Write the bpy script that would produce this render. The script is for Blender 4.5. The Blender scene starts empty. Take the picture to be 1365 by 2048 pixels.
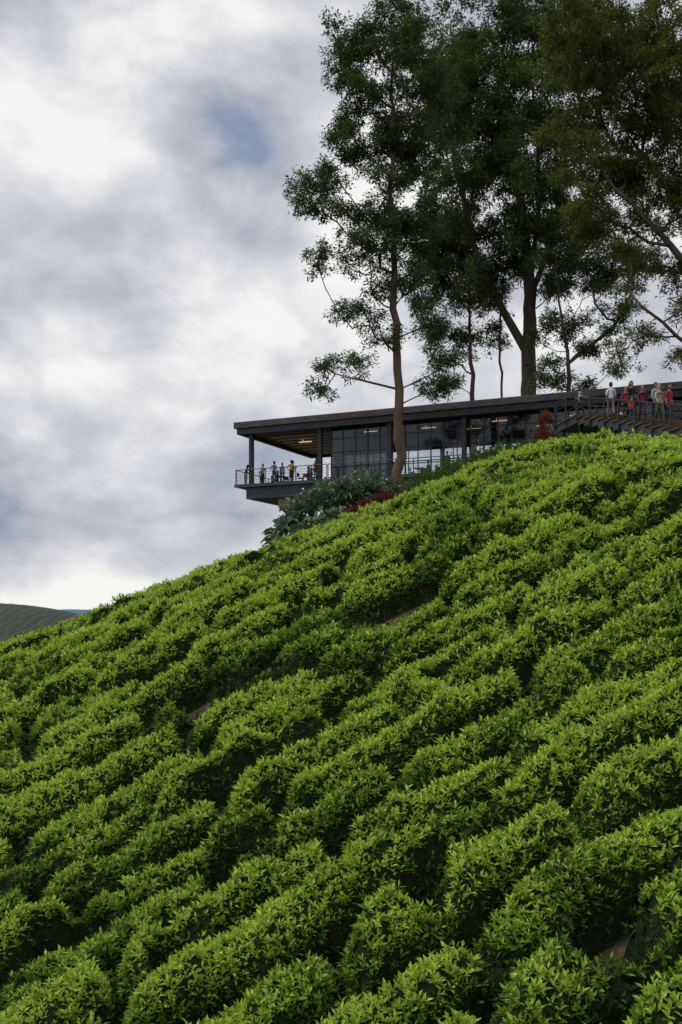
import bpy, math, random, time
import numpy as np
from mathutils import Vector, Matrix
rng=np.random.default_rng(11); random.seed(5)
scene=bpy.context.scene
scene.view_settings.view_transform='Standard'
try: scene.view_settings.look='None'
except Exception: pass
scene.view_settings.exposure=0

# ---------------------------------------------------------------- helpers
def link(o,parent=None):
    scene.collection.objects.link(o)
    if parent is not None: o.parent=parent
    return o
def empty(name,loc=(0,0,0),rz=0):
    o=bpy.data.objects.new(name,None); o.location=loc; o.rotation_euler=(0,0,rz); o.empty_display_size=.3
    return link(o)
def mk(name,V,F,mats,midx=None,smooth=False,col=None,parent=None):
    V=np.asarray(V,dtype=np.float32); F=np.asarray(F,dtype=np.int32)
    me=bpy.data.meshes.new(name)
    me.vertices.add(len(V)); me.vertices.foreach_set('co',V.ravel())
    me.loops.add(F.size); me.loops.foreach_set('vertex_index',F.ravel())
    me.polygons.add(len(F)); me.polygons.foreach_set('loop_start',np.arange(len(F),dtype=np.int32)*F.shape[1])
    if not isinstance(mats,(list,tuple)): mats=[mats]
    for m in mats: me.materials.append(m)
    if midx is not None: me.polygons.foreach_set('material_index',np.asarray(midx,dtype=np.int32))
    me.update(calc_edges=True)
    me.polygons.foreach_set('use_smooth',np.full(len(F),smooth,dtype=bool))
    if col is not None:
        a=me.color_attributes.new('col','FLOAT_COLOR','POINT')
        c=np.ones((len(V),4),dtype=np.float32); c[:,:3]=col; a.data.foreach_set('color',c.ravel())
    return link(bpy.data.objects.new(name,me),parent)
_T=rng.random((256,256))
def vn(x,y,o=0):
    x=np.asarray(x,float)+o*17.31+500.3; y=np.asarray(y,float)+o*9.77+300.7
    xi=np.floor(x).astype(np.int64); yi=np.floor(y).astype(np.int64)
    fx=x-xi; fy=y-yi; fx=fx*fx*(3-2*fx); fy=fy*fy*(3-2*fy)
    a=_T[xi&255,yi&255]; b=_T[(xi+1)&255,yi&255]; c=_T[xi&255,(yi+1)&255]; d=_T[(xi+1)&255,(yi+1)&255]
    return (a*(1-fx)+b*fx)*(1-fy)+(c*(1-fx)+d*fx)*fy
def sstep(a,b,x):
    t=np.clip((x-a)/(b-a),0,1); return t*t*(3-2*t)
def smin(a,b,k):
    h=np.clip(.5+.5*(b-a)/k,0,1); return b*(1-h)+a*h-k*h*(1-h)
def nrm(v): return v/np.maximum(np.linalg.norm(v,axis=-1,keepdims=True),1e-9)

# ---------------------------------------------------------------- materials
def newmat(name):
    m=bpy.data.materials.new(name); m.use_nodes=True; nt=m.node_tree
    return m,nt,nt.nodes['Principled BSDF'],nt.nodes['Material Output']
def pmat(name,c1,c2=None,scale=3,rough=.6,metal=0,bump=0,stretch=(1,1,1),spec=.4,detail=6):
    m,nt,p,out=newmat(name)
    p.inputs['Roughness'].default_value=rough; p.inputs['Metallic'].default_value=metal
    p.inputs['Specular IOR Level'].default_value=spec
    c2=c2 or tuple(x*.7 for x in c1)
    tc=nt.nodes.new('ShaderNodeTexCoord'); mp=nt.nodes.new('ShaderNodeMapping'); mp.inputs['Scale'].default_value=stretch
    n=nt.nodes.new('ShaderNodeTexNoise'); n.inputs['Scale'].default_value=scale; n.inputs['Detail'].default_value=detail
    r=nt.nodes.new('ShaderNodeValToRGB'); r.color_ramp.elements[0].position=.32; r.color_ramp.elements[1].position=.68
    r.color_ramp.elements[0].color=(*c2,1); r.color_ramp.elements[1].color=(*c1,1)
    nt.links.new(tc.outputs['Object'],mp.inputs[0]); nt.links.new(mp.outputs[0],n.inputs['Vector'])
    nt.links.new(n.outputs['Fac'],r.inputs[0]); nt.links.new(r.outputs[0],p.inputs['Base Color'])
    if bump:
        b=nt.nodes.new('ShaderNodeBump'); b.inputs['Strength'].default_value=bump; b.inputs['Distance'].default_value=.1
        nt.links.new(n.outputs['Fac'],b.inputs['Height']); nt.links.new(b.outputs[0],p.inputs['Normal'])
    return m
def leafmat(name,rough=.45,trans=.25,spec=.35):
    m,nt,p,out=newmat(name)
    a=nt.nodes.new('ShaderNodeAttribute'); a.attribute_name='col'
    p.inputs['Roughness'].default_value=rough; p.inputs['Specular IOR Level'].default_value=spec
    nt.links.new(a.outputs['Color'],p.inputs['Base Color'])
    t=nt.nodes.new('ShaderNodeBsdfTranslucent'); mx=nt.nodes.new('ShaderNodeMixShader'); mx.inputs[0].default_value=trans
    nt.links.new(a.outputs['Color'],t.inputs[0]); nt.links.new(p.outputs[0],mx.inputs[1]); nt.links.new(t.outputs[0],mx.inputs[2])
    nt.links.new(mx.outputs[0],out.inputs[0]); return m
def solid(name,c,rough=.7):
    return pmat(name,c,tuple(x*.8 for x in c),scale=12,rough=rough,spec=.25)

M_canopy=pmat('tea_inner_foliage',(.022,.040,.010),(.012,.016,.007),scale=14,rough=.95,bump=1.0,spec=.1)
M_tea=leafmat('tea_leaves',.42,.33,.35)
M_leaf=leafmat('tree_leaves',.5,.33,.3)
M_big=leafmat('broad_leaves',.3,.12,.5)

# ---------------------------------------------------------------- terrain
BO=np.array([-8.17,77.9]); BU=np.array([.910,-.415]); BV=np.array([.415,.910])
SA=np.array([11.9,51.0]); SD=np.array([.152,-.988]); SW=np.array([.988,.152])
def base(x,y):
    near=-7.5+.35*x+.35*y
    cap=1.62+.345*x+.1*(y-28)+.060*np.clip(x,0,20)-.032*np.clip(-x,0,12)
    cap2=-1.0+.173*y
    z=smin(near,cap,1.4); z=smin(z,cap2,1.0); z=smin(z,np.full_like(z,9.8),.6)
    z=z+.6*(vn(x/11,y/11)-.5)+.25*(vn(x/4,y/4,3)-.5)
    d=np.maximum(0,y-90); z=z-.01*d*d
    lo=-45+14*vn(x/170,y/170,5)
    return -smin(-z,-lo,3.0)
def fences(x,y):
    t=(x-BO[0])*BU[0]+(y-BO[1])*BU[1]; v=(x-BO[0])*BV[0]+(y-BO[1])*BV[1]
    m1=1-sstep(-5.0,-3.6,v)*sstep(5.0,7.5,t)
    m1=m1*(1-sstep(-3,-1,v)*sstep(.5,3,t))
    m1=m1*(1-sstep(1.15,.75,np.hypot((x+.2)/3.6,(y-45.0)/2.6)))
    sx=(x-SA[0])*SD[0]+(y-SA[1])*SD[1]; sy=(x-SA[0])*SW[0]+(y-SA[1])*SW[1]
    m2=1-sstep(-4.5,-4,sx)*sstep(-.75,-.3,sy)
    return m1*m2
RW=1.02
def tea(x,y):
    p=(y-.3*x)/1.044; q=(x+.3*y)/1.044
    p=p+1.9*(vn(q/14,p/11,1)-.5)+.42*(vn(q/2.8,p/2.4,2)-.5)+.12*(vn(q/.8,p/.8,15)-.5)
    P=p/RW; i0=np.floor(P)
    c=i0+.5; rowd=np.abs(P-c)
    wob=.385+.08*(vn(q/.9,p*0+i0*3.7,9)-.5)
    fr=np.sqrt(np.clip(1-(rowd/wob)**2.8,0,1))
    d1=np.full(x.shape,9.); d2=np.full(x.shape,9.); idr=np.zeros(x.shape)
    for di in (-1,0,1):
        i=i0+di; off=_T[(i.astype(np.int64)*7)&255,13]*5
        Q=q/2.8+off; j0=np.floor(Q)
        for dj in (-1,0,1):
            j=j0+dj; ii=i.astype(np.int64); jj=j.astype(np.int64)
            jx=_T[(ii*3+jj*11)&255,(jj*5+ii)&255]; jy=_T[(ii*5+jj*3+9)&255,(jj*7+31)&255]; rr=_T[(ii*13+jj*17)&255,(jj+ii*3)&255]
            dd=np.sqrt(((P-(i+.5+.25*(jx-.5)))*1.15)**2+((Q-(j+.5+.85*(jy-.5)))*1.25)**2)
            n1=dd<d1; d2=np.where(n1,d1,np.minimum(d2,dd)); idr=np.where(n1,rr,idr); d1=np.where(n1,dd,d1)
    fc=sstep(0,.26,d2-d1)
    lump=vn(x/.42,y/.42,4)
    h=fr*(.46+.54*fc)*(.68+.40*idr)*(.80+.40*lump)
    miss=sstep(.77,.85,vn(q/1.2,p/.7,8))*.97
    h=h*(1-miss)
    h=h*.84+.08*(vn(x/.16,y/.16,6)-.5)*(h>.1)
    return h*fences(x,y),idr
def spaced(a,b,s0,g):
    r=[a]; s=s0
    while r[-1]<b: r.append(r[-1]+s); s*=g
    return np.array(r)
def symm(lim,s0,g):
    h=spaced(0,lim,s0,g); return np.concatenate([-h[:0:-1],h])
def gridF(nx,ny):
    i=np.arange(nx-1)[None,:]+np.arange(ny-1)[:,None]*nx
    i=i.ravel(); return np.stack([i,i+1,i+1+nx,i+nx],1)
xs=np.concatenate([-spaced(45,6000,.7,1.13)[::-1],np.arange(-44.5,44.6,.5),spaced(45,6000,.7,1.13)])
ys=np.concatenate([-spaced(10,3000,1,1.18)[::-1],np.arange(-9.5,99.6,.5),spaced(100,9000,.7,1.12)])
X,Y=np.meshgrid(xs,ys); Z=base(X,Y)
M_ground=pmat('ground',(.12,.075,.042),(.025,.02,.012),scale=9,rough=.95,bump=1.0)
mk('ground',np.stack([X,Y,Z],-1).reshape(-1,3),gridF(len(xs),len(ys)),M_ground,smooth=True)

# tea canopy
ysC=spaced(4,89,.06,1.0042); xsC=symm(40,.07,1.0075); xsC=xsC[(xsC>-40)&(xsC<32)]
X,Y=np.meshgrid(xsC,ysC); H,_=tea(X,Y); Z=base(X,Y)+H-.10
F=gridF(len(xsC),len(ysC))
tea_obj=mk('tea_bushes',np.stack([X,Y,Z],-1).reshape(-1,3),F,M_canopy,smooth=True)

def leaf_geo(B,D,S,L,W,fold=.18,droop=.0):
    L=L[:,None]; W=W[:,None]; N=np.cross(S,D)
    mid=B+D*L*.45
    l=mid+S*W/2+N*fold*W; r=mid-S*W/2+N*fold*W
    tip=B+D*L; tip[:,2]-=(droop*L[:,0])
    V=np.stack([B,l,tip,r],1).reshape(-1,3)
    n=len(B); o=np.arange(n)[:,None]*4
    F=np.concatenate([o+np.array([[0,1,2]]),o+np.array([[0,2,3]])],1).reshape(-1,3)
    return V,F
def frame(A):
    ref=np.tile(np.array([[.3,.1,.95]]),(len(A),1)); bad=np.abs((A*nrm(ref)).sum(1))>.95; ref[bad]=[1,0,0]
    U=nrm(np.cross(A,ref)); return U,np.cross(A,U)

P=[];LL=[]
for (a,b) in [(6.2,9),(9,12),(12,15),(15,18),(18,22),(22,27),(27,34),(34,42),(42,52),(52,64),(64,86)]:
    yc=(a+b)/2; L=.078*max(1,yc/11)**.48
    w=2*(.40*yc+1.3); n=int(4.6/L**2*w*(b-a)*(1.0 if yc<30 else .55))
    yy=rng.uniform(a,b,n); xx=rng.uniform(-1,1,n)*(.40*yy+1.3)
    k_=(yy<45)|(xx>-6)|(rng.random(n)<.25); yy=yy[k_]; xx=xx[k_]
    P.append(np.stack([xx,yy],1)); LL.append(np.full(len(xx),L))
P=np.concatenate(P); LL=np.concatenate(LL)
h,idr=tea(P[:,0],P[:,1]); e=.05
hx,_=tea(P[:,0]+e,P[:,1]); hy,_=tea(P[:,0],P[:,1]+e)
b0=base(P[:,0],P[:,1]); gx=(hx-h)/e+(base(P[:,0]+e,P[:,1])-b0)/e; gy=(hy-h)/e+(base(P[:,0],P[:,1]+e)-b0)/e
gm=np.sqrt(1+gx**2+gy**2)
keep=(h>.12)&(rng.random(len(h))<np.clip(gm/2.4,.42,1)*sstep(.10,.40,h)+.03)
P=P[keep];LL=LL[keep];h=h[keep];idr=idr[keep];gx=np.clip(gx[keep],-3,3);gy=np.clip(gy[keep],-3,3);b0=b0[keep]
n=len(P)
Nn=nrm(np.stack([-gx,-gy,np.ones(n)],1))
A=nrm(Nn*.5+np.array([[0,0,.7]])+rng.normal(0,.28,(n,3)))
out_=rng.random(n)<.12
C=np.stack([P[:,0],P[:,1],b0+h-.06+rng.uniform(-.05,.05,n)+out_*rng.uniform(.02,.10,n)],1)
patch=vn(P[:,0]/2.3,P[:,1]/2.3,12)*.55+vn(P[:,0]/.6,P[:,1]/.6,13)*.45
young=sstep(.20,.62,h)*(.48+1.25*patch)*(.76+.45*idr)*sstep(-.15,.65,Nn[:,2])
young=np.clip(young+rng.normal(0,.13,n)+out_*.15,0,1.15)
U,Wv=frame(A)
K=5; VV=[];FF=[];CC=[];off=0
dark=np.array([.023,.053,.011]); mid=np.array([.140,.27,.020]); yng=np.array([.48,.64,.08])
for k in range(K):
    ph=rng.uniform(0,6.28,n) if k==0 else ph+2.4+rng.normal(0,.3,n)
    th=np.radians(rng.uniform(16,46,n)+k*9)
    R=U*np.cos(ph)[:,None]+Wv*np.sin(ph)[:,None]
    D=nrm(A*np.cos(th)[:,None]+R*np.sin(th)[:,None]); S=nrm(np.cross(D,A))
    Lk=LL*rng.uniform(.65,1.25,n)*(1+.08*k)
    B=C-A*(LL*.22*k)[:,None]*.8
    V,F=leaf_geo(B,D,S,Lk,Lk*rng.uniform(.30,.42,n),.16,.08)
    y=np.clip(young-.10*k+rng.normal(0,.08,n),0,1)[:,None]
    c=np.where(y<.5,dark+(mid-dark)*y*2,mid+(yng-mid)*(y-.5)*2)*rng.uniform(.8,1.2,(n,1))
    brown=rng.random(n)<.010; c[brown]=[.2,.12,.04]
    VV.append(V);FF.append(F+off);CC.append(np.repeat(c,4,0));off+=len(V)
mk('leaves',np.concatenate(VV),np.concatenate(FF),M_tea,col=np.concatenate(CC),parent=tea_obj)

# ---------------------------------------------------------------- trees
def tubes(P0,P1,R0,R1,sides=6):
    ax=nrm(P1-P0); U,W=frame(ax); a=np.arange(sides)*2*math.pi/sides
    ring=U[:,None,:]*np.cos(a)[None,:,None]+W[:,None,:]*np.sin(a)[None,:,None]
    V=np.concatenate([P0[:,None,:]+ring*R0[:,None,None],P1[:,None,:]+ring*R1[:,None,None]],1)
    n=len(P0); o=(np.arange(n)*2*sides)[:,None,None]; i=np.arange(sides); j=(i+1)%sides
    F=np.stack([i,j,j+sides,i+sides],1)[None]+o
    return V.reshape(-1,3),F.reshape(-1,4)
def tree(name,trunks,blobs,y0,trunkr,bark,cl_r=.85,dens=1.0,leafL=.2,cols=None,ydepth=1.0,tufts=9,perl=22,seed=1):
    r=np.random.default_rng(seed)
    root=empty(name,tuple(trunks[0][0]))
    off0=np.array(trunks[0][0])
    pos=[];par=[];ist=[]
    def addpoly(pts,parent,flag):
        last=parent; pts=[np.array(p,float) for p in pts]
        for a,b in zip(pts[:-1],pts[1:]):
            L=np.linalg.norm(b-a); m=max(1,int(L/1.0))
            for q in range(m):
                if not pos: pos.append(a.copy());par.append(-1);ist.append(flag);last=0
                f=(q+1)/m; pt=a+(b-a)*f+r.normal(0,.07,3)*(f<1)
                pos.append(pt);par.append(last);ist.append(flag);last=len(pos)-1
    addpoly(trunks[0],-1,1)
    for t in trunks[1:]:
        a=np.array(t[0]); dd=[np.linalg.norm(p-a) for p in pos]; addpoly(t[1:] if len(t)>2 else t,int(np.argmin(dd)),2)
    T=[]
    for (bx,bz,br) in blobs:
        m=max(2,int(1.5*dens*(br/cl_r)**2+.5)); yo=r.uniform(-1.6,1.6)*ydepth
        for _ in range(m):
            d=r.normal(0,1,3); d/=np.linalg.norm(d); rad=br*r.uniform(.1,1.1)**.6
            T.append(np.array([bx,y0+yo,bz])+d*rad*np.array([1,1.3*ydepth,.9]))
    T=np.array(T); tp=np.array(pos)
    dist=np.array([np.min(np.linalg.norm(tp-t,axis=1)) for t in T]); order=np.argsort(dist)
    ends=[]
    for ti in order:
        c=T[ti]; p=np.array(pos); dv=c-p; hz=np.hypot(dv[:,0],dv[:,1]); ln=np.linalg.norm(dv,axis=1)
        cost=ln+2.2*np.maximum(0,.45*hz-dv[:,2])
        k=int(np.argmin(cost)); a=p[k]; L=ln[k]
        if L<.25: ends.append(k); continue
        m=max(1,int(L/.7)); side=r.normal(0,.13,3)*L
        ctrl=(a+c)/2+np.array([0,0,-.04*L])+side
        last=k
        for q in range(m):
            f=(q+1)/m; pt=(1-f)**2*a+2*f*(1-f)*ctrl+f*f*c+(r.normal(0,.07,3) if f<1 else 0)
            pos.append(pt);par.append(last);ist.append(0);last=len(pos)-1
        ends.append(last)
    pos=np.array(pos);par=np.array(par);ist=np.array(ist)
    cnt=np.zeros(len(pos))
    for k in ends: cnt[k]+=1
    for k in range(len(pos)-1,0,-1): cnt[par[k]]+=cnt[k]
    rad=.020*np.maximum(cnt,1)**.43*(leafL/.2)**.5
    zb=trunks[0][0][2]; zt=trunks[0][-1][2]
    for k in range(len(pos)):
        if ist[k]==1:
            f=min(1,(pos[k][2]-zb)/(zt-zb)); rad[k]=max(rad[k]*.8,trunkr*(1-f)**.8*(1.0+.4*math.exp(-max(0,pos[k][2]-zb)/.8)))
        elif ist[k]==2: rad[k]*=1.2
    nz=np.arange(len(pos))[1:]; nz=nz[cnt[nz]>0]
    big=ist[nz]>0
    VV=[];FF=[];o=0
    for sel,sd in ((nz[big],12),(nz[~big],5)):
        if len(sel)==0: continue
        p0=pos[par[sel]]; p1=pos[sel]; r0=np.minimum(rad[par[sel]],rad[sel]*1.35); r1=rad[sel]
        V,F=tubes(p0-(p1-p0)*.04,p1+(p1-p0)*.04,r0,r1,sd); VV.append(V);FF.append(F+o);o+=len(V)
    tc=[];tb=[];tk=[]
    for k in ends:
        c=pos[k]; m=tufts+r.integers(-2,3); kk=r.random(); sc=r.uniform(.7,1.25)
        for _ in range(m):
            d=r.normal(0,1,3); d/=np.linalg.norm(d); d[2]=d[2]*.6+.12
            tc.append(c+d*cl_r*sc*r.uniform(.25,1.15)); tb.append(c); tk.append(kk)
    tc=np.array(tc);tb=np.array(tb);tk=np.array(tk)
    V,F=tubes(tb,tc,np.full(len(tc),.011*(leafL/.2)),np.full(len(tc),.006*(leafL/.2)),3); VV.append(V);FF.append(F+o)
    mk('trunk_and_branches',np.concatenate(VV)-off0,np.concatenate(FF),bark,smooth=True,parent=root)
    n=len(tc)*perl; C=np.repeat(tc,perl,0); axd=np.repeat(nrm(tc-tb+np.array([[0,0,.2]])),perl,0)
    D=nrm(r.normal(0,1,(n,3))*np.array([1,1,.6])+axd*.7+np.array([[0,0,-.15]]))
    B=C+D*r.uniform(0,.16,(n,1))*(leafL/.2)+r.normal(0,.12,(n,3))*(leafL/.2)
    S=nrm(np.cross(D,nrm(np.array([[0,0,1.]])+r.normal(0,.4,(n,3)))))
    L=leafL*r.uniform(.6,1.35,n)
    V,F=leaf_geo(B,D,S,L,L*r.uniform(.30,.44,n),.12,.18)
    c1,c2=cols; tv=np.repeat(r.random(len(tc))*.5+tk*.5,perl)
    f=np.clip(tv+r.normal(0,.12,n),0,1)[:,None]
    col=(np.array(c1)*(1-f)+np.array(c2)*f)*r.uniform(.8,1.2,(n,1))
    mk('foliage',V-off0,F,M_leaf,col=np.repeat(col,4,0),parent=root)
    return root
bark1=pmat('bark_reddish',(.20,.125,.085),(.10,.062,.042),scale=2.2,rough=.9,bump=.6,stretch=(1,1,.3))
bark2=pmat('bark_dark',(.13,.10,.07),(.05,.038,.028),scale=2,rough=.9,bump=.7,stretch=(1,1,.25))
bark3=pmat('bark_grey',(.17,.135,.10),(.07,.055,.04),scale=2.5,rough=.9,bump=.6,stretch=(1,1,.3))
gd=((.024,.055,.016),(.135,.22,.052)); gy_=((.042,.064,.014),(.215,.26,.045)); gm_=((.024,.053,.015),(.145,.225,.046))
T1=[(2.06,35.7,1.8),(.54,34.6,1.5),(4.8,35.7,1.9),(3.3,36.7,1.2),(-.6,35.2,.8),(.2,30.7,1.5),(2.4,31.7,2.0),(5.1,32.3,2.1),(4.5,28.6,2.0),(.5,28,1.7),(2.4,25.5,1.8),(3.5,33.8,1.6),(2.6,28.6,1.4),(3.2,23,1.4),(3.5,29.8,1.5),(5.2,26.4,1.6),(5.6,22.2,1.4),(.9,33,1.2),
(-1.3,26.3,1.4),(-2.5,24.9,1.0),(4.5,24.3,1.7),(-.9,21.1,.9),(1.1,21.9,1.5),(0,23.8,1.2),(-.1,19.4,.9),(3,20.6,1.3),(4.8,20,1.2),(1.8,18.8,1.0),(5.5,18.3,1.0),(-.7,15.6,.9),(.8,15.4,.7),(-1.4,14.0,.5),(3,16.9,.9),(5.1,14.1,.8),(6.3,15.7,.6),(6.6,13.9,.6)]
def G(x,y): return float(base(np.array([float(x)]),np.array([float(y)]))[0])
tree('tree',[[(3.55,62,G(3.55,62)-.5),(3.5,62,12),(3.42,62,18),(3.2,62.2,24),(3.1,62,30),(3.2,62,36.3)],[(3.45,62,13.8),(2.0,61.5,13.4),(.8,61,14.4),(0,61,15.2)],
 [(3.48,62,13.5),(5.0,62.5,14.2),(6.2,63,15.4)]],T1,62,.34,bark1,cl_r=.85,dens=1.75,leafL=.225,cols=gd,seed=3,tufts=11,perl=30)
T2=[(8.3,46.4,3.6),(11.7,48.5,3.8),(15,49.4,3.4),(16.7,45.2,3.8),(12.5,43.5,4.2),(9.1,41,3.4),(15.9,40.1,3.8),(11.7,37.6,3.8),(8.3,35.1,3.1),(14.6,35.1,3.8),(18.4,35.9,3.4),(19.5,41,3.2),(7.6,43.3,2.6),(10.3,45,3),(13.5,39.8,3),
(10,30.9,3.0),(13.3,30.9,2.8),(16.7,31.7,2.8),(8.0,28.4,2.2),(10.8,26.6,2.0),(13.3,27,1.6),(18.9,29,2.0),(20.5,47,3.5),(18.6,50,3.0),(20.8,33,2.6),(7.2,32,2.2),(17.4,27.6,1.4)]
tree('tree',[[(15.9,85,8),(15.8,85,20),(15.9,85,27),(15.2,85,34),(14,85,41),(13,85,48)],[(15.7,85,22),(12.9,84.5,26),(11,84,31),(9.6,84,37),(8.8,84,43)],
 [(15.9,85,26.5),(18,85.5,31),(18.6,86,37),(17.5,86,44)],[(15.9,85,28),(16.6,84.5,34),(16.3,84,40),(15.5,84,47)]],
 T2,85,.85,bark2,cl_r=1.3,dens=2.1,leafL=.30,cols=gm_,ydepth=1.5,seed=5,tufts=12,perl=30)
tree('tree',[[(11.2,87,8),(11.3,87,20),(11.0,87,27),(10.2,87,33)],[(13.9,87,8),(13.9,87,17),(13.6,87,24),(14.0,87,30)]],
 [(9.2,21.6,1.3),(8.8,24.5,1.9),(11,29,2.5),(9.7,33,2.7),(14,30,2.2),(9.8,19.8,.8),(13,24,1.2),(7.6,30.6,2.0),(10.9,23.5,1.2)],87,.32,bark3,cl_r=1.0,dens=1.7,leafL=.3,cols=gd,seed=8,tufts=11,perl=27)
tree('tree',[[(18.1,80,8),(18.1,80,17),(17.9,80,21),(17.2,80,25),(17,80,29)],[(18.1,80,17.6),(16.9,80,18.6),(16.0,80,18.4)],[(18.0,80,20.5),(19.8,80,22.5),(21.6,80,23)]],
 [(16.7,19.4,1.0),(17.6,18.2,.8),(20,21.2,1.3),(18.6,23.4,1.5),(16.3,23.2,1.3),(21.4,23.4,1.5),(19.6,18.6,1.2),(17.2,28,2),(20.5,27,2.2),(15.5,18.4,.8),(22.5,28,2.4),(19,31,2.4),(21.5,19.5,.9)],80,.3,bark2,cl_r=.9,dens=1.6,leafL=.27,cols=gd,seed=9,tufts=11,perl=27)
T4=[(12.7,30.5,2.2),(15.4,32.2,2.7),(17.9,30.3,2.5),(13.5,27.6,2.2),(16.2,27.6,2.5),(18.1,25.4,2.2),(13.2,24.3,1.9),(15.4,23.7,2.1),(17.9,21.9,1.8),(12.4,21.9,1.3),(14,20.5,1.4),
(16.5,19.6,1.5),(18.1,18.3,1.2),(17.9,16.2,.9),(16.5,14.8,.8),(15.7,14.4,.5),(18.1,13.6,.6),(20.5,29,3),(21,23,3),(23,27,3),(19.5,33,2.5),(15.6,17.4,.7),(14.8,29.5,2),(16.8,25.3,1.8),(17.2,22.5,1.6),(18.2,28,2)]
tree('tree',[[(21.3,55,9),(21.2,55,13),(20.3,55,18),(19.6,55,23),(18.6,55,29),(18,55,32)],[(21.2,55,13.2),(19.2,54.5,14.9),(17.9,54,15.0),(17.0,53.5,15.6),(15.7,53,16.3),(14.9,53,17.4)],
 [(20.6,55,17),(18.4,54.5,19.2),(16.2,54,21.3),(14,54,23.6)],[(19.9,55,21),(17,55.5,24.5),(15,56,28)],[(21,55,14.3),(23,55,19),(24,55,25)]],
 T4,55,.45,bark3,cl_r=.85,dens=1.9,leafL=.205,cols=gy_,ydepth=1.1,seed=12,tufts=12,perl=30)

# ---------------------------------------------------------------- building
ANG=math.atan2(-.415,.910)
bld=empty('cantilevered_cafe_building',(BO[0],BO[1],0),ANG)
class Acc:
    def __init__(s): s.V=[];s.F=[];s.M=[];s.n=0
    def box(s,x0,x1,y0,y1,z0,z1,m=0):
        v=[(x0,y0,z0),(x1,y0,z0),(x1,y1,z0),(x0,y1,z0),(x0,y0,z1),(x1,y0,z1),(x1,y1,z1),(x0,y1,z1)]
        f=[(0,3,2,1),(4,5,6,7),(0,1,5,4),(1,2,6,5),(2,3,7,6),(3,0,4,7)]
        s.V+=v; s.F+=[tuple(a+s.n for a in q) for q in f]; s.M+=[m]*6; s.n+=8
    def tube(s,pts,rs,m=0,sides=8):
        pts=np.array(pts,float); rs=np.array(rs,float) if np.ndim(rs) else np.full(len(pts),float(rs))
        tg=nrm(np.gradient(pts,axis=0)); U,W=frame(tg)
        for k in range(1,len(pts)):
            if (U[k]*U[k-1]).sum()<0: U[k]*=-1;W[k]*=-1
        a=np.arange(sides)*2*math.pi/sides
        for k in range(len(pts)):
            for x in a: s.V.append(tuple(pts[k]+(U[k]*math.cos(x)+W[k]*math.sin(x))*rs[k]))
        for k in range(len(pts)-1):
            for i in range(sides):
                j=(i+1)%sides; s.F.append((s.n+k*sides+i,s.n+k*sides+j,s.n+(k+1)*sides+j,s.n+(k+1)*sides+i)); s.M.append(m)
        s.F.append(tuple(s.n+i for i in range(sides))[::-1]); s.F.append(tuple(s.n+(len(pts)-1)*sides+i for i in range(sides))); s.M+=[m,m]
        s.n+=len(pts)*sides
    def ell(s,c,r,m=0,seg=14,rings=10,keep=None,rot=None):
        base_=s.n; 
        for a in range(rings+1):
            th=math.pi*a/rings
            for b in range(seg):
                ph=2*math.pi*b/seg; p=Vector((math.sin(th)*math.cos(ph)*r[0],math.sin(th)*math.sin(ph)*r[1],math.cos(th)*r[2]))
                if rot: p=rot@p
                s.V.append((c[0]+p.x,c[1]+p.y,c[2]+p.z))
        for a in range(rings):
            for b in range(seg):
                q=(base_+a*seg+b,base_+(a+1)*seg+b,base_+(a+1)*seg+(b+1)%seg,base_+a*seg+(b+1)%seg)
                if keep:
                    cc=np.mean([s.V[i] for i in q],axis=0)-np.array(c)
                    if not keep(cc): continue
                s.F.append(q); s.M.append(m)
        s.n+=(rings+1)*seg
    def obj(s,name,mats,parent=None,smooth=False,bevel=0):
        me=bpy.data.meshes.new(name); me.from_pydata(s.V,[],s.F)
        for m in (mats if isinstance(mats,(list,tuple)) else [mats]): me.materials.append(m)
        me.polygons.foreach_set('material_index',s.M); me.polygons.foreach_set('use_smooth',[smooth]*len(s.F)); me.update()
        o=link(bpy.data.objects.new(name,me),parent)
        if bevel:
            b=o.modifiers.new('bevel','BEVEL'); b.width=bevel; b.segments=2; b.limit_method='ANGLE'
        return o
M_roof=pmat('roof_metal_weathered',(.10,.10,.104),(.04,.039,.04),scale=1.1,rough=.55,spec=.4,stretch=(1,1,3))
M_fascia=pmat('fascia_dark',(.05,.053,.06),(.03,.031,.036),scale=2,rough=.5)
M_steel=pmat('dark_steel',(.035,.04,.048),(.022,.025,.03),scale=4,rough=.45,metal=.2)
M_beam=pmat('beam_blue_grey',(.065,.078,.098),(.042,.05,.064),scale=2,rough=.5)
M_conc=pmat('concrete',(.36,.33,.27),(.24,.21,.17),scale=2.5,rough=.85,bump=.2)
M_floor=pmat('floor',(.12,.10,.08),(.08,.07,.055),scale=2,rough=.6)
M_inceil=pmat('ceiling_timber',(.085,.06,.042),(.04,.03,.022),scale=3,rough=.7,stretch=(.3,6,1))
M_tceil=pmat('ceiling_slats',(.15,.105,.07),(.07,.048,.034),scale=2,rough=.7,stretch=(8,.3,1))
M_white=pmat('white_panel',(.7,.69,.64),(.6,.59,.55),scale=3,rough=.6)
M_rust=pmat('rust_stain',(.16,.07,.04),(.07,.04,.03),scale=6,rough=.8)
mg,nt,pp,out=newmat('window_glass')
nt.nodes.remove(pp); tr=nt.nodes.new('ShaderNodeBsdfTransparent'); tr.inputs[0].default_value=(.72,.77,.80,1)
gl=nt.nodes.new('ShaderNodeBsdfGlossy'); gl.inputs['Roughness'].default_value=.03
fr=nt.nodes.new('ShaderNodeFresnel'); fr.inputs[0].default_value=1.6; mx=nt.nodes.new('ShaderNodeMixShader')
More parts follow.
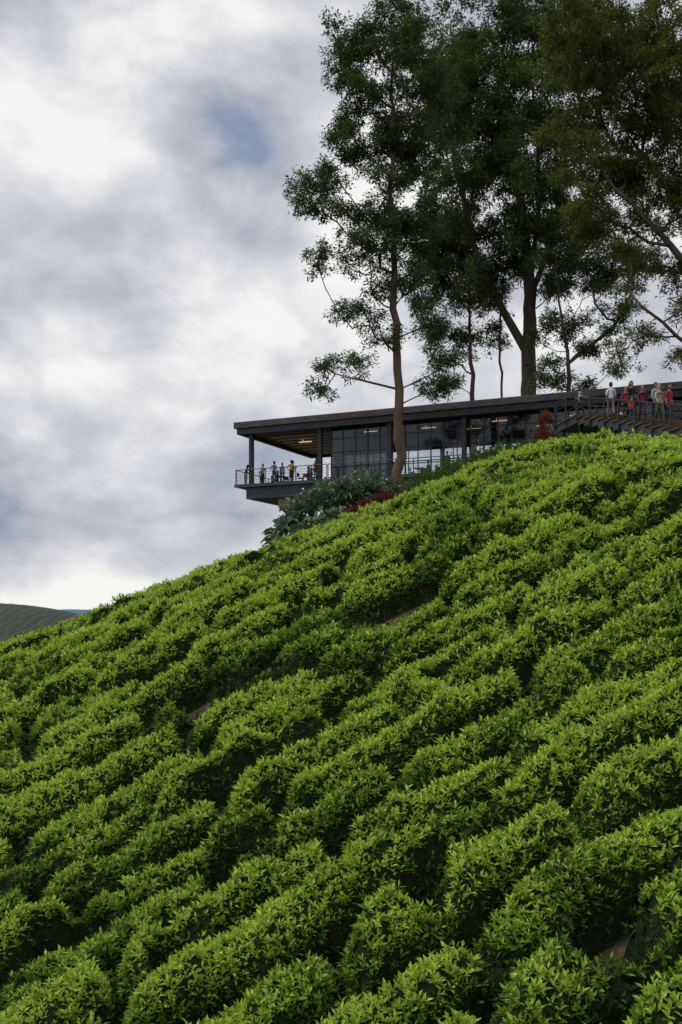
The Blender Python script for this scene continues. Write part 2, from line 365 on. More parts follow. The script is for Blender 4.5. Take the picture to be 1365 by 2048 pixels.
nt.links.new(fr.outputs[0],mx.inputs[0]); nt.links.new(tr.outputs[0],mx.inputs[1]); nt.links.new(gl.outputs[0],mx.inputs[2]); nt.links.new(mx.outputs[0],out.inputs[0])
M_glass=mg
me_,nt,pp,out=newmat('warm_lamp'); pp.inputs['Emission Color'].default_value=(1,.55,.25,1); pp.inputs['Emission Strength'].default_value=.9; M_lamp=me_

TE=50
a=Acc(); a.box(-.08,TE,-.08,13.4,14.52,15.0,0); a.obj('roof_slab',M_roof,bld,bevel=.03)
a=Acc(); a.box(.12,TE-.1,.10,.42,14.08,14.516); a.box(.12,.42,.43,13.0,14.08,14.516); a.box(.43,TE-.1,12.7,13.0,14.08,14.516)
a.obj('roof_fascia',M_fascia,bld)
a=Acc()
for q in range(9):
    x=7.9+q*.45+random.uniform(-.1,.1); a.box(x,x+random.uniform(.2,.42),-.095,-.083,14.6+random.uniform(0,.15),14.93)
a.obj('roof_stains',M_rust,bld)
a=Acc(); a.box(.45,8.0,.45,12.68,14.30,14.42); a.obj('terrace_ceiling',M_tceil,bld)
a=Acc(); a.box(8.02,TE-.2,.45,12.68,14.22,14.42); a.obj('interior_ceiling',M_inceil,bld)
a=Acc()
for y in (3.2,4.4,5.6,6.8,8.0,9.2,10.4,11.6): a.box(1.2,7.3,y,y+.5,14.25,14.29)
a.obj('ceiling_panels',M_white,bld)
a=Acc(); a.box(0,TE,0,13.1,10.0,10.2); a.obj('floor_slab',M_floor,bld)
a=Acc(); a.box(-.03,TE,-.035,-.003,9.98,10.22); a.obj('floor_edge_plate',M_beam,bld)
a=Acc(); a.box(.85,TE,.25,12.8,9.1,9.996); a.obj('floor_beam',M_beam,bld,bevel=.02)
a=Acc(); a.box(3.4,5.0,.7,12.4,8.35,9.096); a.box(9,22,3,12.2,0,9.096); a.obj('concrete_support',M_conc,bld,bevel=.03)
a=Acc()
cols=[1.15,7.0]+[12.6+5.6*i for i in range(7)]
for t in cols:
    for v in (.55,12.3): a.box(t-.15,t+.15,v-.13,v+.17,10.2,14.3)
a.obj('columns',M_steel,bld)
a=Acc(); g0=7.75; vF=1.0
nm=int((TE-g0)/.98)
for i in range(nm+1):
    t=g0+i*.98; w=.05 if i%3 else .085
    a.box(t-w/2,t+w/2,vF-.06,vF+.06,10.2,14.22)
    if i%2==0: a.box(t-.03,t+.03,12.0,12.1,10.2,14.22)
for z in (10.24,11.25,12.3,13.3,14.15): a.box(g0,TE-.5,vF-.045,vF+.045,z-.03,z+.03)
for z in (10.24,11.25,12.9): a.box(g0,TE-.5,12.02,12.08,z-.03,z+.03)
for i in range(9):
    v=1.0+i*1.37; a.box(g0-.04,g0+.04,v-.03,v+.03,10.2,14.3)
for z in (10.24,12.3,13.3): a.box(g0-.03,g0+.03,vF+.1,12,z-.03,z+.03)
a.obj('window_frames',M_steel,bld)
a=Acc(); a.box(g0+.05,TE-.5,vF-.006,vF+.006,10.26,14.15); a.box(g0-.006,g0+.006,vF+.1,11.95,10.26,14.2); a.obj('window_glass',M_glass,bld)
a=Acc()
for (t,v) in [(9.5,3),(14,3.4),(17,5),(19.5,3),(22,6),(25,3.2),(28,4),(33,6),(3,5)]:
    a.box(t,t+1.1,v,v+.09,14.02,14.08); a.box(t+.3,t+.34,v+.03,v+.07,14.08,14.22)
a.obj('strip_lamps',M_lamp,bld)
a=Acc()
def rail(x0,y0,x1,y1,zb=10.2,h=1.1,sp=1.25,wires=5,r=.012):
    L=math.hypot(x1-x0,y1-y0); m=max(1,int(L/sp))
    for i in range(m+1):
        f=i/m; x=x0+(x1-x0)*f;y=y0+(y1-y0)*f; a.box(x-.025,x+.025,y-.025,y+.025,zb,zb+h)
    a.tube([(x0,y0,zb+h+.02),(x1,y1,zb+h+.02)],.032,sides=8)
    for k in range(wires): a.tube([(x0,y0,zb+.15+k*.18),(x1,y1,zb+.15+k*.18)],r,sides=5)
rail(.06,.06,7.8,.06); rail(.06,.12,.06,12.9); rail(.12,12.95,8,12.95); rail(7.9,.06,24,.06)
a.obj('railing',M_steel,bld)
a=Acc(); a.box(26,30,8,8.3,10.2,12.8); a.box(20.5,24.5,8.4,9.0,10.2,11.3); a.box(34,40,5,5.3,10.2,14.2); a.obj('interior_partitions',M_inceil,bld)

def chair(x,y,rot,par,z=10.2,mat=None):
    a=Acc(); 
    for sx in (-.19,.19):
        for sy in (-.19,.19): a.box(sx-.018,sx+.018,sy-.018,sy+.018,0,.44)
        a.box(sx-.018,sx+.018,.172,.208,.47,.88)
    a.box(-.22,.22,-.22,.22,.44,.47); a.box(-.2,.2,.178,.2,.6,.86)
    o=a.obj('cafe_chair',mat or M_steel,None,bevel=.006)
    p=Vector((x,y,0)); w=Matrix.Rotation(ANG,4,'Z')@p; o.location=(BO[0]+w.x,BO[1]+w.y,z); o.rotation_euler=(0,0,ANG+rot)
def table(x,y,z=10.2,mat=None):
    a=Acc(); a.box(-.4,.4,-.4,.4,.71,.75); a.tube([(0,0,.03),(0,0,.71)],.035); a.tube([(0,0,0),(0,0,.03)],.24,sides=16)
    o=a.obj('cafe_table',mat or M_white,None,bevel=.008)
    w=Matrix.Rotation(ANG,4,'Z')@Vector((x,y,0)); o.location=(BO[0]+w.x,BO[1]+w.y,z); o.rotation_euler=(0,0,ANG)
for i,(t,v) in enumerate([(2.9,2.2),(5.4,1.7),(6.4,4.5),(3.8,6.5),(9.6,2.4),(11.6,2.3),(14.2,2.5),(16.4,2.2),(19,2.6),(21.5,2.3),(10.5,5.2),(13,6),(17.5,5.6)]):
    table(t,v,mat=M_white if i%2 else M_inceil)
    chair(t-.62,v,math.pi/2,None); chair(t+.62,v,-math.pi/2,None)
    if i%2==0: chair(t,v+.6,0,None)

# ---------------------------------------------------------------- stairs
M_wood=pmat('deck_timber',(.14,.085,.055),(.07,.044,.031),scale=2,rough=.75,stretch=(6,.5,1),bump=.2)
SR=math.atan2(SD[1],SD[0])
st=empty('garden_staircase',(SA[0],SA[1],0),SR)
NS=16; TL=.83; ZT=10.3; RS=.206
def stair_z(sx): return ZT if sx<0 else ZT-RS*(min(NS-1,int(sx/TL))+1)
a=Acc(); b=Acc(); c=Acc()
a.box(-3,0,0,3.4,ZT-.08,ZT); b.box(-2.98,-.02,.06,3.34,ZT-.45,ZT-.083)
for i in range(NS):
    z=ZT-RS*(i+1); x=i*TL
    a.box(x-.03,x+TL,-.04,3.44,z-.06,z); a.box(x-.028,x-.003,.0,3.4,z+.003,z+RS-.083 if i==0 else z+RS-.063)
    b.box(x,x+TL-.002,.05,.13,z-.42,z-.063); b.box(x,x+TL-.002,3.27,3.35,z-.42,z-.063)
def srail(y,h=1.02):
    pts=[(-3,y,ZT)]+[(-1.5,y,ZT),(0,y,ZT)]+[(x,y,stair_z(x)) for x in (TL*2,TL*4,TL*6,TL*8,TL*10,TL*12,TL*14,TL*15.9)]
    for p in pts: c.box(p[0]-.035,p[0]+.035,y-.035,y+.035,p[2]-.4,p[2]+h)
    for k,(hh,r) in enumerate(((h+.02,.035),(.68,.018),(.36,.018))):
        c.tube([(p[0],y,p[2]+hh) for p in pts],r,sides=7)
srail(-.02); srail(3.42)
for v in (0,1.1,2.2,3.3): c.box(-3.04,-2.97,v,v+.07,ZT-.3,ZT+1.02)
c.box(-3.03,-2.98,0,3.4,ZT+1.0,ZT+1.06)
for p in [(-2.6,.3),(-.3,.3),(3.2,.4),(6.4,.4),(9.8,.4)]:
    c.box(p[0]-.07,p[0]+.07,p[1]-.07,p[1]+.07,5.5,stair_z(p[0])-.4)
a.obj('treads',M_wood,st); b.obj('stringers',M_fascia,st); c.obj('handrails',M_steel,st)

# ---------------------------------------------------------------- people
_mc={}
def cm(c,rough=.75):
    k=tuple(round(x,3) for x in c)
    if k not in _mc: _mc[k]=solid('cloth_or_skin',c,rough)
    return _mc[k]
POSE={
 'stand':dict(),
 'phone':dict(eR=(.24,-.02,1.12),wR=(.10,-.26,1.24),eL=(-.24,-.02,1.12),wL=(-.09,-.26,1.24)),
 'lean':dict(chest=(0,-.08,1.27),neck=(0,-.15,1.43),hb=(0,-.18,1.5),sR=(.17,-.1,1.37),sL=(-.17,-.1,1.37),eR=(.23,-.2,1.15),eL=(-.23,-.2,1.15),wR=(.16,-.40,1.08),wL=(-.16,-.40,1.08)),
 'walk':dict(kR=(.1,-.2,.52),aR=(.1,-.22,.11),tR=(.11,-.38,.09),kL=(-.1,.04,.5),aL=(-.1,.32,.16),tL=(-.11,.2,.05),eR=(.23,.12,1.12),wR=(.22,.06,.88),eL=(-.23,-.1,1.11),wL=(-.2,-.25,.93)),
 'hips':dict(eR=(.36,.05,1.16),wR=(.17,-.05,1.0),eL=(-.24,.02,1.1),wL=(-.21,-.08,.87)),
}
def sitpose():
    d={}; dz=-.43
    for k,p in dict(pel=(0,0,.95),wst=(0,0,1.08),chest=(0,0,1.28),neck=(0,0,1.44),hb=(0,-.01,1.52),sR=(.17,0,1.38),sL=(-.17,0,1.38)).items(): d[k]=(p[0],p[1],p[2]+dz)
    for s,g in (('R',1),('L',-1)):
        d['h'+s]=(.09*g,-.02,.49); d['k'+s]=(.12*g,-.44,.50); d['a'+s]=(.12*g,-.46,.09); d['t'+s]=(.13*g,-.6,.04)
        d['e'+s]=(.22*g,-.06,.70); d['w'+s]=(.13*g,-.30,.62)
    return d
POSE['sit']=sitpose()
BASEJ=dict(pel=(0,0,.95),wst=(0,0,1.09),chest=(0,0,1.28),neck=(0,0,1.43),hb=(0,-.01,1.51),
 sR=(.17,0,1.38),eR=(.22,.03,1.10),wR=(.21,-.05,.86),sL=(-.17,0,1.38),eL=(-.22,.03,1.10),wL=(-.21,-.05,.86),
 hR=(.09,0,.90),kR=(.1,-.02,.49),aR=(.1,.02,.09),tR=(.11,-.14,.035),hL=(-.09,0,.90),kL=(-.1,-.02,.49),aL=(-.1,.02,.09),tL=(-.11,-.14,.035))
RAD=dict(pel=(.15,.11),wst=(.125,.095),chest=(.15,.105),neck=(.055,.055),hb=(.05,.05),s=(.065,.06),e=(.045,.043),w=(.028,.028),h=(.095,.09),k=(.062,.06),a=(.042,.045),t=(.042,.03))
EDG=[('pel','wst',0),('wst','chest',0),('chest','neck',0),('neck','hb',2)]
for s in 'RL': EDG+=[('chest','s'+s,0),('s'+s,'e'+s,0),('e'+s,'w'+s,5),('pel','h'+s,1),('h'+s,'k'+s,1),('k'+s,'a'+s,6),('a'+s,'t'+s,4)]
def person(name,loc,yaw,pose='stand',shirt=(.5,.5,.5),pants=(.03,.035,.05),hair=(.012,.01,.009),h=1.68,scarf=None,longhair=False,sleeves=False,shorts=False,skin=(.36,.2,.13),look=0):
    J=dict(BASEJ); J.update(POSE[pose]); names=list(J)
    me=bpy.data.meshes.new('tmp'); me.from_pydata([J[k] for k in names],[(names.index(a_),names.index(b_)) for a_,b_,_ in EDG],[])
    o=bpy.data.objects.new('tmp',me); scene.collection.objects.link(o)
    sk=o.modifiers.new('s','SKIN'); sk.use_smooth_shade=True
    for i,k in enumerate(names):
        r=RAD.get(k) or RAD[k[0]]; me.skin_vertices[0].data[i].radius=r; me.skin_vertices[0].data[i].use_root=(k=='pel')
    ss=o.modifiers.new('d','SUBSURF'); ss.levels=1; ss.render_levels=1
    bpy.context.view_layer.update(); dg=bpy.context.evaluated_depsgraph_get()
    ev=bpy.data.meshes.new_from_object(o.evaluated_get(dg)); 
    V=[tuple(v.co) for v in ev.vertices]; F=[tuple(p.vertices) for p in ev.polygons]; C=np.array([tuple(p.center) for p in ev.polygons])
    bpy.data.objects.remove(o); bpy.data.meshes.remove(me); bpy.data.meshes.remove(ev)
    best=np.full(len(C),9e9); lab=np.zeros(len(C),int)
    for a_,b_,l in EDG:
        A_=np.array(J[a_]);B_=np.array(J[b_]); d=B_-A_; tt=np.clip(((C-A_)@d)/(d@d),0,1)
        ra=np.mean(RAD.get(a_) or RAD[a_[0]]); rb=np.mean(RAD.get(b_) or RAD[b_[0]])
        ds=np.linalg.norm(C-(A_+tt[:,None]*d),axis=1)-(ra+(rb-ra)*tt)*.8
        lb=np.full(len(C),l)
        if l==5: lb=np.where(tt<.1,0,2) if not sleeves else np.full(len(C),0)
        if l==6: lb=np.full(len(C),2 if shorts else 1)
        m=ds<best; best[m]=ds[m]; lab[m]=lb[m]
    a=Acc(); a.V=V; a.F=F; a.M=[int(x) for x in lab]; a.n=len(V)
    hb=np.array(J['hb']); hc=hb+np.array([0,-.015,.098]); R=Matrix.Rotation(look,3,'Z')
    def hp(x,y,z): q=R@Vector((x,y,z)); return (hc[0]+q.x,hc[1]+q.y,hc[2]+q.z)
    a.ell(hc,(.080,.100,.122),2,rot=R)
    a.ell(hp(0,-.05,-.058),(.055,.047,.054),2,seg=10,rings=7)
    a.tube([hp(0,-.090,.02),hp(0,-.114,-.018),hp(0,-.094,-.03)],[.008,.015,.008],2,6)
    for sx in (-1,1):
        a.ell(hp(sx*.030,-.090,.012),(.012,.008,.007),7,seg=8,rings=6); a.ell(hp(sx*.031,-.097,.012),(.005,.004,.005),3,seg=6,rings=4)
        a.ell(hp(sx*.030,-.093,.032),(.016,.006,.004),3,seg=6,rings=4)
        a.ell(hp(sx*.082,.005,0),(.01,.02,.03),2,seg=8,rings=6)
    a.ell(hp(0,-.096,-.058),(.022,.007,.006),8,seg=8,rings=4)
    if scarf:
        a.ell(hp(0,.012,.01),(.100,.110,.134),9,keep=lambda c_:not (c_[1]<-.06 and -.09<c_[2]<.07))
        a.tube([hp(0,.01,-.06),(hb[0],hb[1]+.01,hb[2]-.04),(hb[0],hb[1]+.0,hb[2]-.10),(hb[0],hb[1],hb[2]-.17)],[.082,.082,.115,.155],9,14)
    else:
        a.ell(hp(0,.012,.016),(.090,.104,.125),3,keep=lambda c_:(c_[2]>.048 or c_[1]>.0) and c_[2]>-.075)
        if longhair: a.tube([hp(0,.05,.02),hp(0,.085,-.08),hp(0,.09,-.2),hp(0,.08,-.3)],[.07,.08,.07,.03],3,10)
    for s,g in (('R',1),('L',-1)):
        w=np.array(J['w'+s]); e_=np.array(J['e'+s]); d=nrm((w-e_)[None])[0]
        side=np.cross(d,[g,0,0]) if abs(d[0])<.8 else np.array([0,0,1.]); side=side/np.linalg.norm(side)
        nn=np.cross(d,side)
        p0=w-d*.01; p1=w+d*.085
        a.tube([p0,w+d*.03,w+d*.06,p1],[.026,.034,.036,.03],2,8)
        for k in range(4):
            o_=side*(.027-.018*k); Lf=(.066,.075,.07,.055)[k]; b0_=p1-d*.012+o_
            a.tube([b0_,b0_+d*Lf*.45,b0_+d*Lf*.8+nn*(-g)*.012,b0_+d*Lf+nn*(-g)*.026],[.009,.0088,.008,.0065],2,6)
        tb=w+d*.03+side*.03; a.tube([tb,tb+d*.022+side*.022,tb+d*.05+side*.03],[.011,.010,.008],2,6)
    mats=[cm(shirt),cm(pants),cm(skin,.55),cm(hair,.5),cm((.03,.028,.028)),cm(shirt),cm(pants),cm((.7,.68,.65)),cm((.28,.1,.09)),cm(scarf or shirt)]
    ob=a.obj(name,mats,None,smooth=True); s=h/1.70; ob.scale=(s,s,s); ob.location=loc; ob.rotation_euler=(0,0,yaw)
    return ob
def B2W(t,v,z=10.2):
    p=BO+BU*t+BV*v; return (p[0],p[1],z)
NV=(.02,.03,.06); BK=(.015,.015,.017); JE=(.05,.08,.14); WH=(.7,.7,.7)
deckp=[(.55,.75,2.6,'lean','woman',dict(shirt=(.05,.035,.035),pants=(.35,.24,.18),longhair=True,h=1.62)),
(1.35,1.8,.5,'stand','woman',dict(shirt=(.5,.2,.15),pants=BK,longhair=True,h=1.5)),
(1.95,.9,1.2,'phone','man',dict(shirt=WH,pants=BK,h=1.6)),
(2.45,2.4,-1.5,'sit','woman',dict(shirt=(.16,.03,.025),pants=BK,scarf=(.2,.04,.03),h=1.65)),
(3.0,.8,3.0,'hips','man',dict(shirt=(.1,.16,.28),pants=NV,h=1.72)),
(3.75,.7,.3,'stand','woman',dict(shirt=(.2,.25,.4),pants=NV,longhair=True,h=1.55)),
(4.15,1.6,2.4,'phone','man',dict(shirt=BK,pants=BK,h=1.8)),
(4.5,.75,-2.6,'hips','man',dict(shirt=(.62,.42,.03),pants=BK,h=1.7)),
(5.0,2.6,1.4,'sit','woman',dict(shirt=(.3,.3,.35),pants=BK,scarf=BK,h=1.6)),
(5.7,1.3,-1.2,'sit','man',dict(shirt=NV,pants=BK,h=1.65)),
(6.2,.7,.2,'stand','child',dict(shirt=(.15,.2,.3),pants=JE,h=1.2)),
(6.55,.75,1.0,'stand','woman',dict(shirt=(.5,.035,.04),pants=JE,longhair=True,h=1.6)),
(9.3,2.3,1.4,'sit','man',dict(shirt=WH,pants=BK)),(12.3,2.2,-1.4,'sit','woman',dict(shirt=(.12,.2,.3),pants=BK)),
(14.9,2.4,-1.5,'sit','man',dict(shirt=(.4,.1,.05),pants=BK)),(18.3,2.6,1.5,'sit','woman',dict(shirt=(.5,.5,.45),pants=BK)),
(16.6,1.6,0.3,'stand','man',dict(shirt=(.15,.15,.2),pants=NV))]
for t,v,yw,ps,nm_,kw in deckp: person(nm_,B2W(t,v),yw+ANG,ps,**kw)
def S2W(sx,sy):
    p=SA+SD*sx+SW*sy; return (p[0],p[1],stair_z(sx))
down=SR+math.pi/2
stp=[(-1.2,.5,0.9,'lean','woman',dict(shirt=WH,pants=BK,h=1.6,longhair=True)),
(3.05,.45,2.9,'walk','man',dict(shirt=WH,pants=(.25,.22,.2),h=1.66)),
(5.4,.4,.4,'stand','child',dict(shirt=(.75,.09,.03),pants=JE,h=1.15)),
(4.6,.75,.2,'walk','man',dict(shirt=(.02,.02,.028),pants=BK,h=1.78,sleeves=True)),
(1.8,2.0,3.2,'stand','man',dict(shirt=(.3,.48,.62),pants=NV,h=1.75,hair=(.012,.01,.01))),
(6.3,.5,-.3,'walk','woman',dict(shirt=(.14,.03,.04),pants=(.05,.03,.035),scarf=(.24,.09,.08),sleeves=True,h=1.6)),
(7.1,1.1,3.3,'stand','woman',dict(shirt=(.1,.1,.13),pants=BK,scarf=(.07,.05,.05),sleeves=True,h=1.6)),
(8.0,.45,.1,'walk','woman',dict(shirt=(.45,.37,.27),pants=(.16,.14,.08),scarf=(.42,.31,.3),sleeves=True,h=1.64)),
(8.9,.45,.5,'stand','man',dict(shirt=(.4,.03,.05),pants=NV,h=1.7)),
(5.5,1.5,.5,'hips','man',dict(shirt=(.35,.4,.45),pants=NV,h=1.74)),
(2.6,1.4,0,'stand','woman',dict(shirt=(.3,.05,.07),pants=BK,scarf=(.3,.12,.1),sleeves=True,h=1.58)),
(9.9,1.6,0,'walk','man',dict(shirt=(.1,.1,.12),pants=BK,h=1.7))]
for sx,sy,yw,ps,nm_,kw in stp: person(nm_,S2W(sx,sy),down+yw,ps,**kw)

# ---------------------------------------------------------------- shrubs
def shrub(name,blobs,nper,L,W,cols,mat,up=.5,seed=0,droop=.15,cluster=1,stems=7):
    r=np.random.default_rng(seed); VV=[];FF=[];CC=[];o=0
    for (x,y,z,rx,ry,rz) in blobs:
        n=int(nper*rx*rz); d=nrm(r.normal(0,1,(n,3))); d[:,2]=np.abs(d[:,2])*1.0-.25*(r.random(n)<.4)
        rr=r.uniform(.5,1.02,(n,1))*(1+.18*np.sin(d[:,:1]*7+d[:,1:2]*5+seed)); B=np.array([[x,y,z]])+d*rr*np.array([[rx,ry,rz]])
        for k in range(cluster):
            D=nrm(d*.8+r.normal(0,.55,(n,3))+np.array([[0,0,up]])); S=nrm(np.cross(D,np.array([[0,0,1.]])+r.normal(0,.35,(n,3))))
            l=L*r.uniform(.6,1.25,n); V,F=leaf_geo(B,D,S,l,l*W*r.uniform(.8,1.2,n),.14,droop)
            f=np.clip(r.random((n,1))*.7+.3*(d[:,2:]>.2)*r.random((n,1)),0,1); c=(np.array(cols[0])*(1-f)+np.array(cols[1])*f)
            VV.append(V);FF.append(F+o);CC.append(np.repeat(c,4,0));o+=len(V)
    Vs=np.concatenate(VV); Cs=np.concatenate(CC)
    ob=mk(name,Vs,np.concatenate(FF),mat,col=Cs)
    a=Acc()
    for (x,y,z,rx,ry,rz) in blobs:
        for k in range(stems):
            aa=r.uniform(0,6.28); g=G(x,y)
            a.tube([(x+.1*math.cos(aa),y+.1*math.sin(aa),g-.2),(x+rx*.4*math.cos(aa),y+ry*.4*math.sin(aa),z),(x+rx*.75*math.cos(aa),y+ry*.75*math.sin(aa),z+rz*.6)],[.04,.03,.012],0,6)
    a.obj('stems',bark2,ob)
    return ob
bb=[(-2.3,45,.7,.85,.9,1.15),(-1.5,45,1.3,1.0,.9,1.25),(-.4,45.2,1.55,1.05,.9,1.2),(.6,45.4,1.45,.95,.9,1.1),(1.5,45.8,1.25,.8,.8,1.0),(-2.1,44,.35,.8,.7,.8),(-1.1,43.6,.5,.85,.7,.85),(2.1,46.2,1.0,.7,.7,.8),(-.3,43.4,.7,.7,.6,.7)]
shrub('broadleaf_shrub',[(x,y,G(x,y)+z,rx,ry,rz) for x,y,z,rx,ry,rz in bb],400,.44,.5,((.04,.085,.042),(.26,.38,.20)),M_big,up=.15,seed=2,droop=.3)
rb=[(.55,42.4,.75,.6,.5,.5),(1.2,42.6,.8,.65,.5,.5),(1.9,42.9,.8,.6,.5,.5)]
shrub('red_leaf_shrub',[(x,y,G(x,y)+z,rx,ry,rz) for x,y,z,rx,ry,rz in rb],1900,.12,.45,((.06,.01,.012),(.26,.045,.045)),M_leaf,seed=4)
shrub('red_leaf_shrub',[(10.75,53.2,10.2,.4,.5,.7),(10.55,53.3,9.4,.5,.5,.6),(11.0,53.0,9.1,.5,.5,.6)],2400,.13,.45,((.08,.02,.01),(.30,.07,.025)),M_leaf,seed=6,stems=3)
gb=[]
r_=np.random.default_rng(21)
for t in np.arange(10.5,26.5,.95):
    p=BO+BU*t+BV*(-2.6+r_.uniform(-.7,.7)); gb.append((p[0],p[1],G(*p)+.55,r_.uniform(.6,1.0),.8,r_.uniform(.9,1.5)))
shrub('garden_shrubs',gb,330,.5,.16,((.035,.09,.02),(.17,.31,.055)),M_leaf,up=.75,seed=7,droop=.28)
gb=[]
for t in np.arange(15,31,1.1):
    p=BO+BU*t+BV*(-6.0+r_.uniform(-.8,.8)); gb.append((p[0],p[1],G(*p)+.5,r_.uniform(.7,1.1),.9,r_.uniform(.8,1.3)))
shrub('garden_shrubs',gb,650,.24,.35,((.03,.085,.015),(.14,.28,.04)),M_leaf,up=.6,seed=8)

# ---------------------------------------------------------------- distant land
m,nt,p,out=newmat('distant_tea_rows')
tc=nt.nodes.new('ShaderNodeTexCoord'); mp=nt.nodes.new('ShaderNodeMapping'); mp.inputs['Rotation'].default_value=(0,0,.5)
wv=nt.nodes.new('ShaderNodeTexWave'); wv.inputs['Scale'].default_value=.17; wv.inputs['Distortion'].default_value=5; wv.inputs['Detail'].default_value=4; wv.inputs['Detail Scale'].default_value=.8
rp=nt.nodes.new('ShaderNodeValToRGB'); rp.color_ramp.elements[0].color=(.022,.032,.026,1); rp.color_ramp.elements[1].color=(.046,.068,.042,1); rp.color_ramp.elements[1].position=.5  # row greens greyed, distance haze painted into the ramp
nt.links.new(tc.outputs['Object'],mp.inputs[0]); nt.links.new(mp.outputs[0],wv.inputs[0]); nt.links.new(wv.outputs['Fac'],rp.inputs[0]); nt.links.new(rp.outputs[0],p.inputs['Base Color']); p.inputs['Roughness'].default_value=.9
xs=np.arange(-330,60,2.); ys=np.arange(200,560,2.)
X,Y=np.meshgrid(xs,ys); Z=-42+45.6*np.exp(-((X+122)/100)**2-((Y-350)/85)**2)+2*(vn(X/30,Y/30,2)-.5)+.8*np.abs(np.sin((X*.45+Y*.9)*.9))
mk('distant_hill',np.stack([X,Y,Z],-1).reshape(-1,3),gridF(len(xs),len(ys)),m,smooth=True)
xs=np.linspace(-3200,2500,220); ys=np.linspace(3400,5200,60)
X,Y=np.meshgrid(xs,ys); env=np.exp(-((Y-4300)/420)**2)
Z=-46+env*(58+20*vn(X/330,Y/800,4)+10*vn(X/110,Y/300,7))
mk('distant_mountains',np.stack([X,Y,Z],-1).reshape(-1,3),gridF(len(xs),len(ys)),pmat('hazy_mountain',(.13,.22,.36),(.11,.19,.32),scale=.004,rough=1,spec=0),smooth=True)  # blue base colour has the distance haze painted in

# ---------------------------------------------------------------- world
w=bpy.data.worlds.new('World'); scene.world=w; w.use_nodes=True; nt=w.node_tree; N=nt.nodes; L=nt.links
for n_ in list(N): N.remove(n_)
out=N.new('ShaderNodeOutputWorld'); 
SUN_EL=math.radians(56); SUN_AZ=math.radians(-95)
sky=N.new('ShaderNodeTexSky'); sky.sky_type='NISHITA'; sky.sun_disc=False; sky.sun_elevation=SUN_EL; sky.sun_rotation=SUN_AZ%(2*math.pi)
bg1=N.new('ShaderNodeBackground'); bg1.inputs[1].default_value=.1; L.new(sky.outputs[0],bg1.inputs[0])
tc=N.new('ShaderNodeTexCoord'); nr=N.new('ShaderNodeVectorMath'); nr.operation='NORMALIZE'; L.new(tc.outputs['Generated'],nr.inputs[0])
sp=N.new('ShaderNodeSeparateXYZ'); L.new(nr.outputs[0],sp.inputs[0])
def math_(op,a,b=None,c=None,clamp=False):
    m=N.new('ShaderNodeMath'); m.operation=op; m.use_clamp=clamp
    for i,v in enumerate((a,b,c)):
        if v is None: continue
        if isinstance(v,(int,float)): m.inputs[i].default_value=v
        else: L.new(v,m.inputs[i])
    return m.outputs[0]
def noise(scale,detail,rough,off,dist=0,st=(1,1,1.5)):
    mp=N.new('ShaderNodeMapping'); mp.inputs['Location'].default_value=off; mp.inputs['Scale'].default_value=st; L.new(nr.outputs[0],mp.inputs[0])
    n=N.new('ShaderNodeTexNoise'); n.inputs['Scale'].default_value=scale; n.inputs['Detail'].default_value=detail; n.inputs['Roughness'].default_value=rough; n.inputs['Distortion'].default_value=dist
    L.new(mp.outputs[0],n.inputs['Vector']); return n.outputs['Fac']
n1=noise(4.6,8,.54,(3.1,1.7,.3),.3,(1,1,1.35)); n2=noise(12,7,.52,(7.3,2.2,1),.25,(1,1,1.6))
f=math_('ADD',math_('MULTIPLY',n1,1.0),math_('MULTIPLY',n2,.45))
f=math_('ADD',math_('MULTIPLY',math_('SUBTRACT',f,.725),1.6),.61)
def blob(x,z,r,amp):
    d=Vector((x,1,z)).normalized(); vm=N.new('ShaderNodeVectorMath'); vm.operation='DISTANCE'; L.new(nr.outputs[0],vm.inputs[0]); vm.inputs[1].default_value=d
    q=math_('MULTIPLY',vm.outputs['Value'],1/r); q=math_('MULTIPLY',math_('MULTIPLY',q,q),-1.0)
    return math_('MULTIPLY',math_('EXPONENT',q),amp)
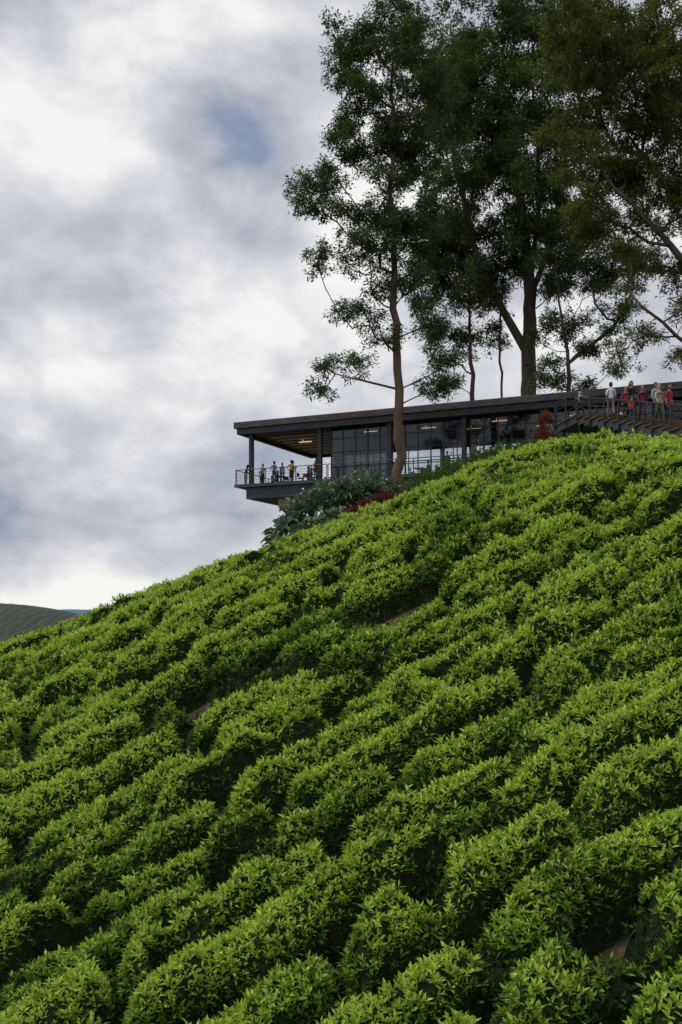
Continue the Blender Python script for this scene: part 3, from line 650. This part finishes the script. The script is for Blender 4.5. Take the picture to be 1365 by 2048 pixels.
for b_ in [(-.17,.58,.07,.26),(-.29,.48,.08,.28),(-.20,.46,.05,.14),(-.13,.30,.07,.24),(-.31,.29,.07,.16),(0,.33,.12,.08),(-.30,.35,.07,-.20),(-.06,.46,.11,-.18),(-.17,.51,.05,-.14),(-.34,.085,.08,-.36),(-.22,.085,.06,-.20),(-.20,.20,.08,.04),(-.12,.10,.07,-.10),(.3,.22,.2,.18),(-.33,.60,.06,-.06),(.1,.55,.2,.06)]:
    f=math_('ADD',f,blob(*b_))
hz=math_('MULTIPLY',math_('EXPONENT',math_('MULTIPLY',math_('MULTIPLY',math_('SUBTRACT',sp.outputs['Z'],.010),38),math_('MULTIPLY',math_('SUBTRACT',sp.outputs['Z'],.010),-38))),.36)
f=math_('ADD',f,hz)
cr=N.new('ShaderNodeValToRGB'); L.new(f,cr.inputs[0]); e=cr.color_ramp.elements
e[0].position=.24; e[0].color=(.25,.32,.45,1); e[1].position=.90; e[1].color=(.95,.95,.92,1)
for p_,c_ in ((.40,(.42,.45,.54)),(.53,(.54,.55,.615)),(.70,(.70,.71,.75))):
    q=e.new(p_); q.color=(*c_,1)
bg2=N.new('ShaderNodeBackground'); bg2.inputs[1].default_value=1.0; L.new(cr.outputs[0],bg2.inputs[0])
mx=N.new('ShaderNodeMixShader'); mx.inputs[0].default_value=.95; L.new(bg1.outputs[0],mx.inputs[1]); L.new(bg2.outputs[0],mx.inputs[2]); L.new(mx.outputs[0],out.inputs[0])
sd=bpy.data.lights.new('sun','SUN'); sd.energy=1.5; sd.angle=math.radians(12); sd.color=(1,.96,.88); so=link(bpy.data.objects.new('sun',sd))
dirv=Vector((math.sin(SUN_AZ)*math.cos(SUN_EL),math.cos(SUN_AZ)*math.cos(SUN_EL),math.sin(SUN_EL)))
so.rotation_euler=dirv.to_track_quat('Z','Y').to_euler()

# ---------------------------------------------------------------- camera
cd=bpy.data.cameras.new('camera'); co=link(bpy.data.objects.new('camera',cd)); scene.camera=co
cd.sensor_fit='VERTICAL'; cd.sensor_height=36; cd.sensor_width=24; cd.lens=35.6; cd.shift_y=211/2048; cd.clip_end=20000; cd.clip_start=.1
co.location=(0,0,0); co.rotation_euler=(math.radians(90),0,0)
cd.dof.use_dof=True; cd.dof.focus_distance=40; cd.dof.aperture_fstop=5.6
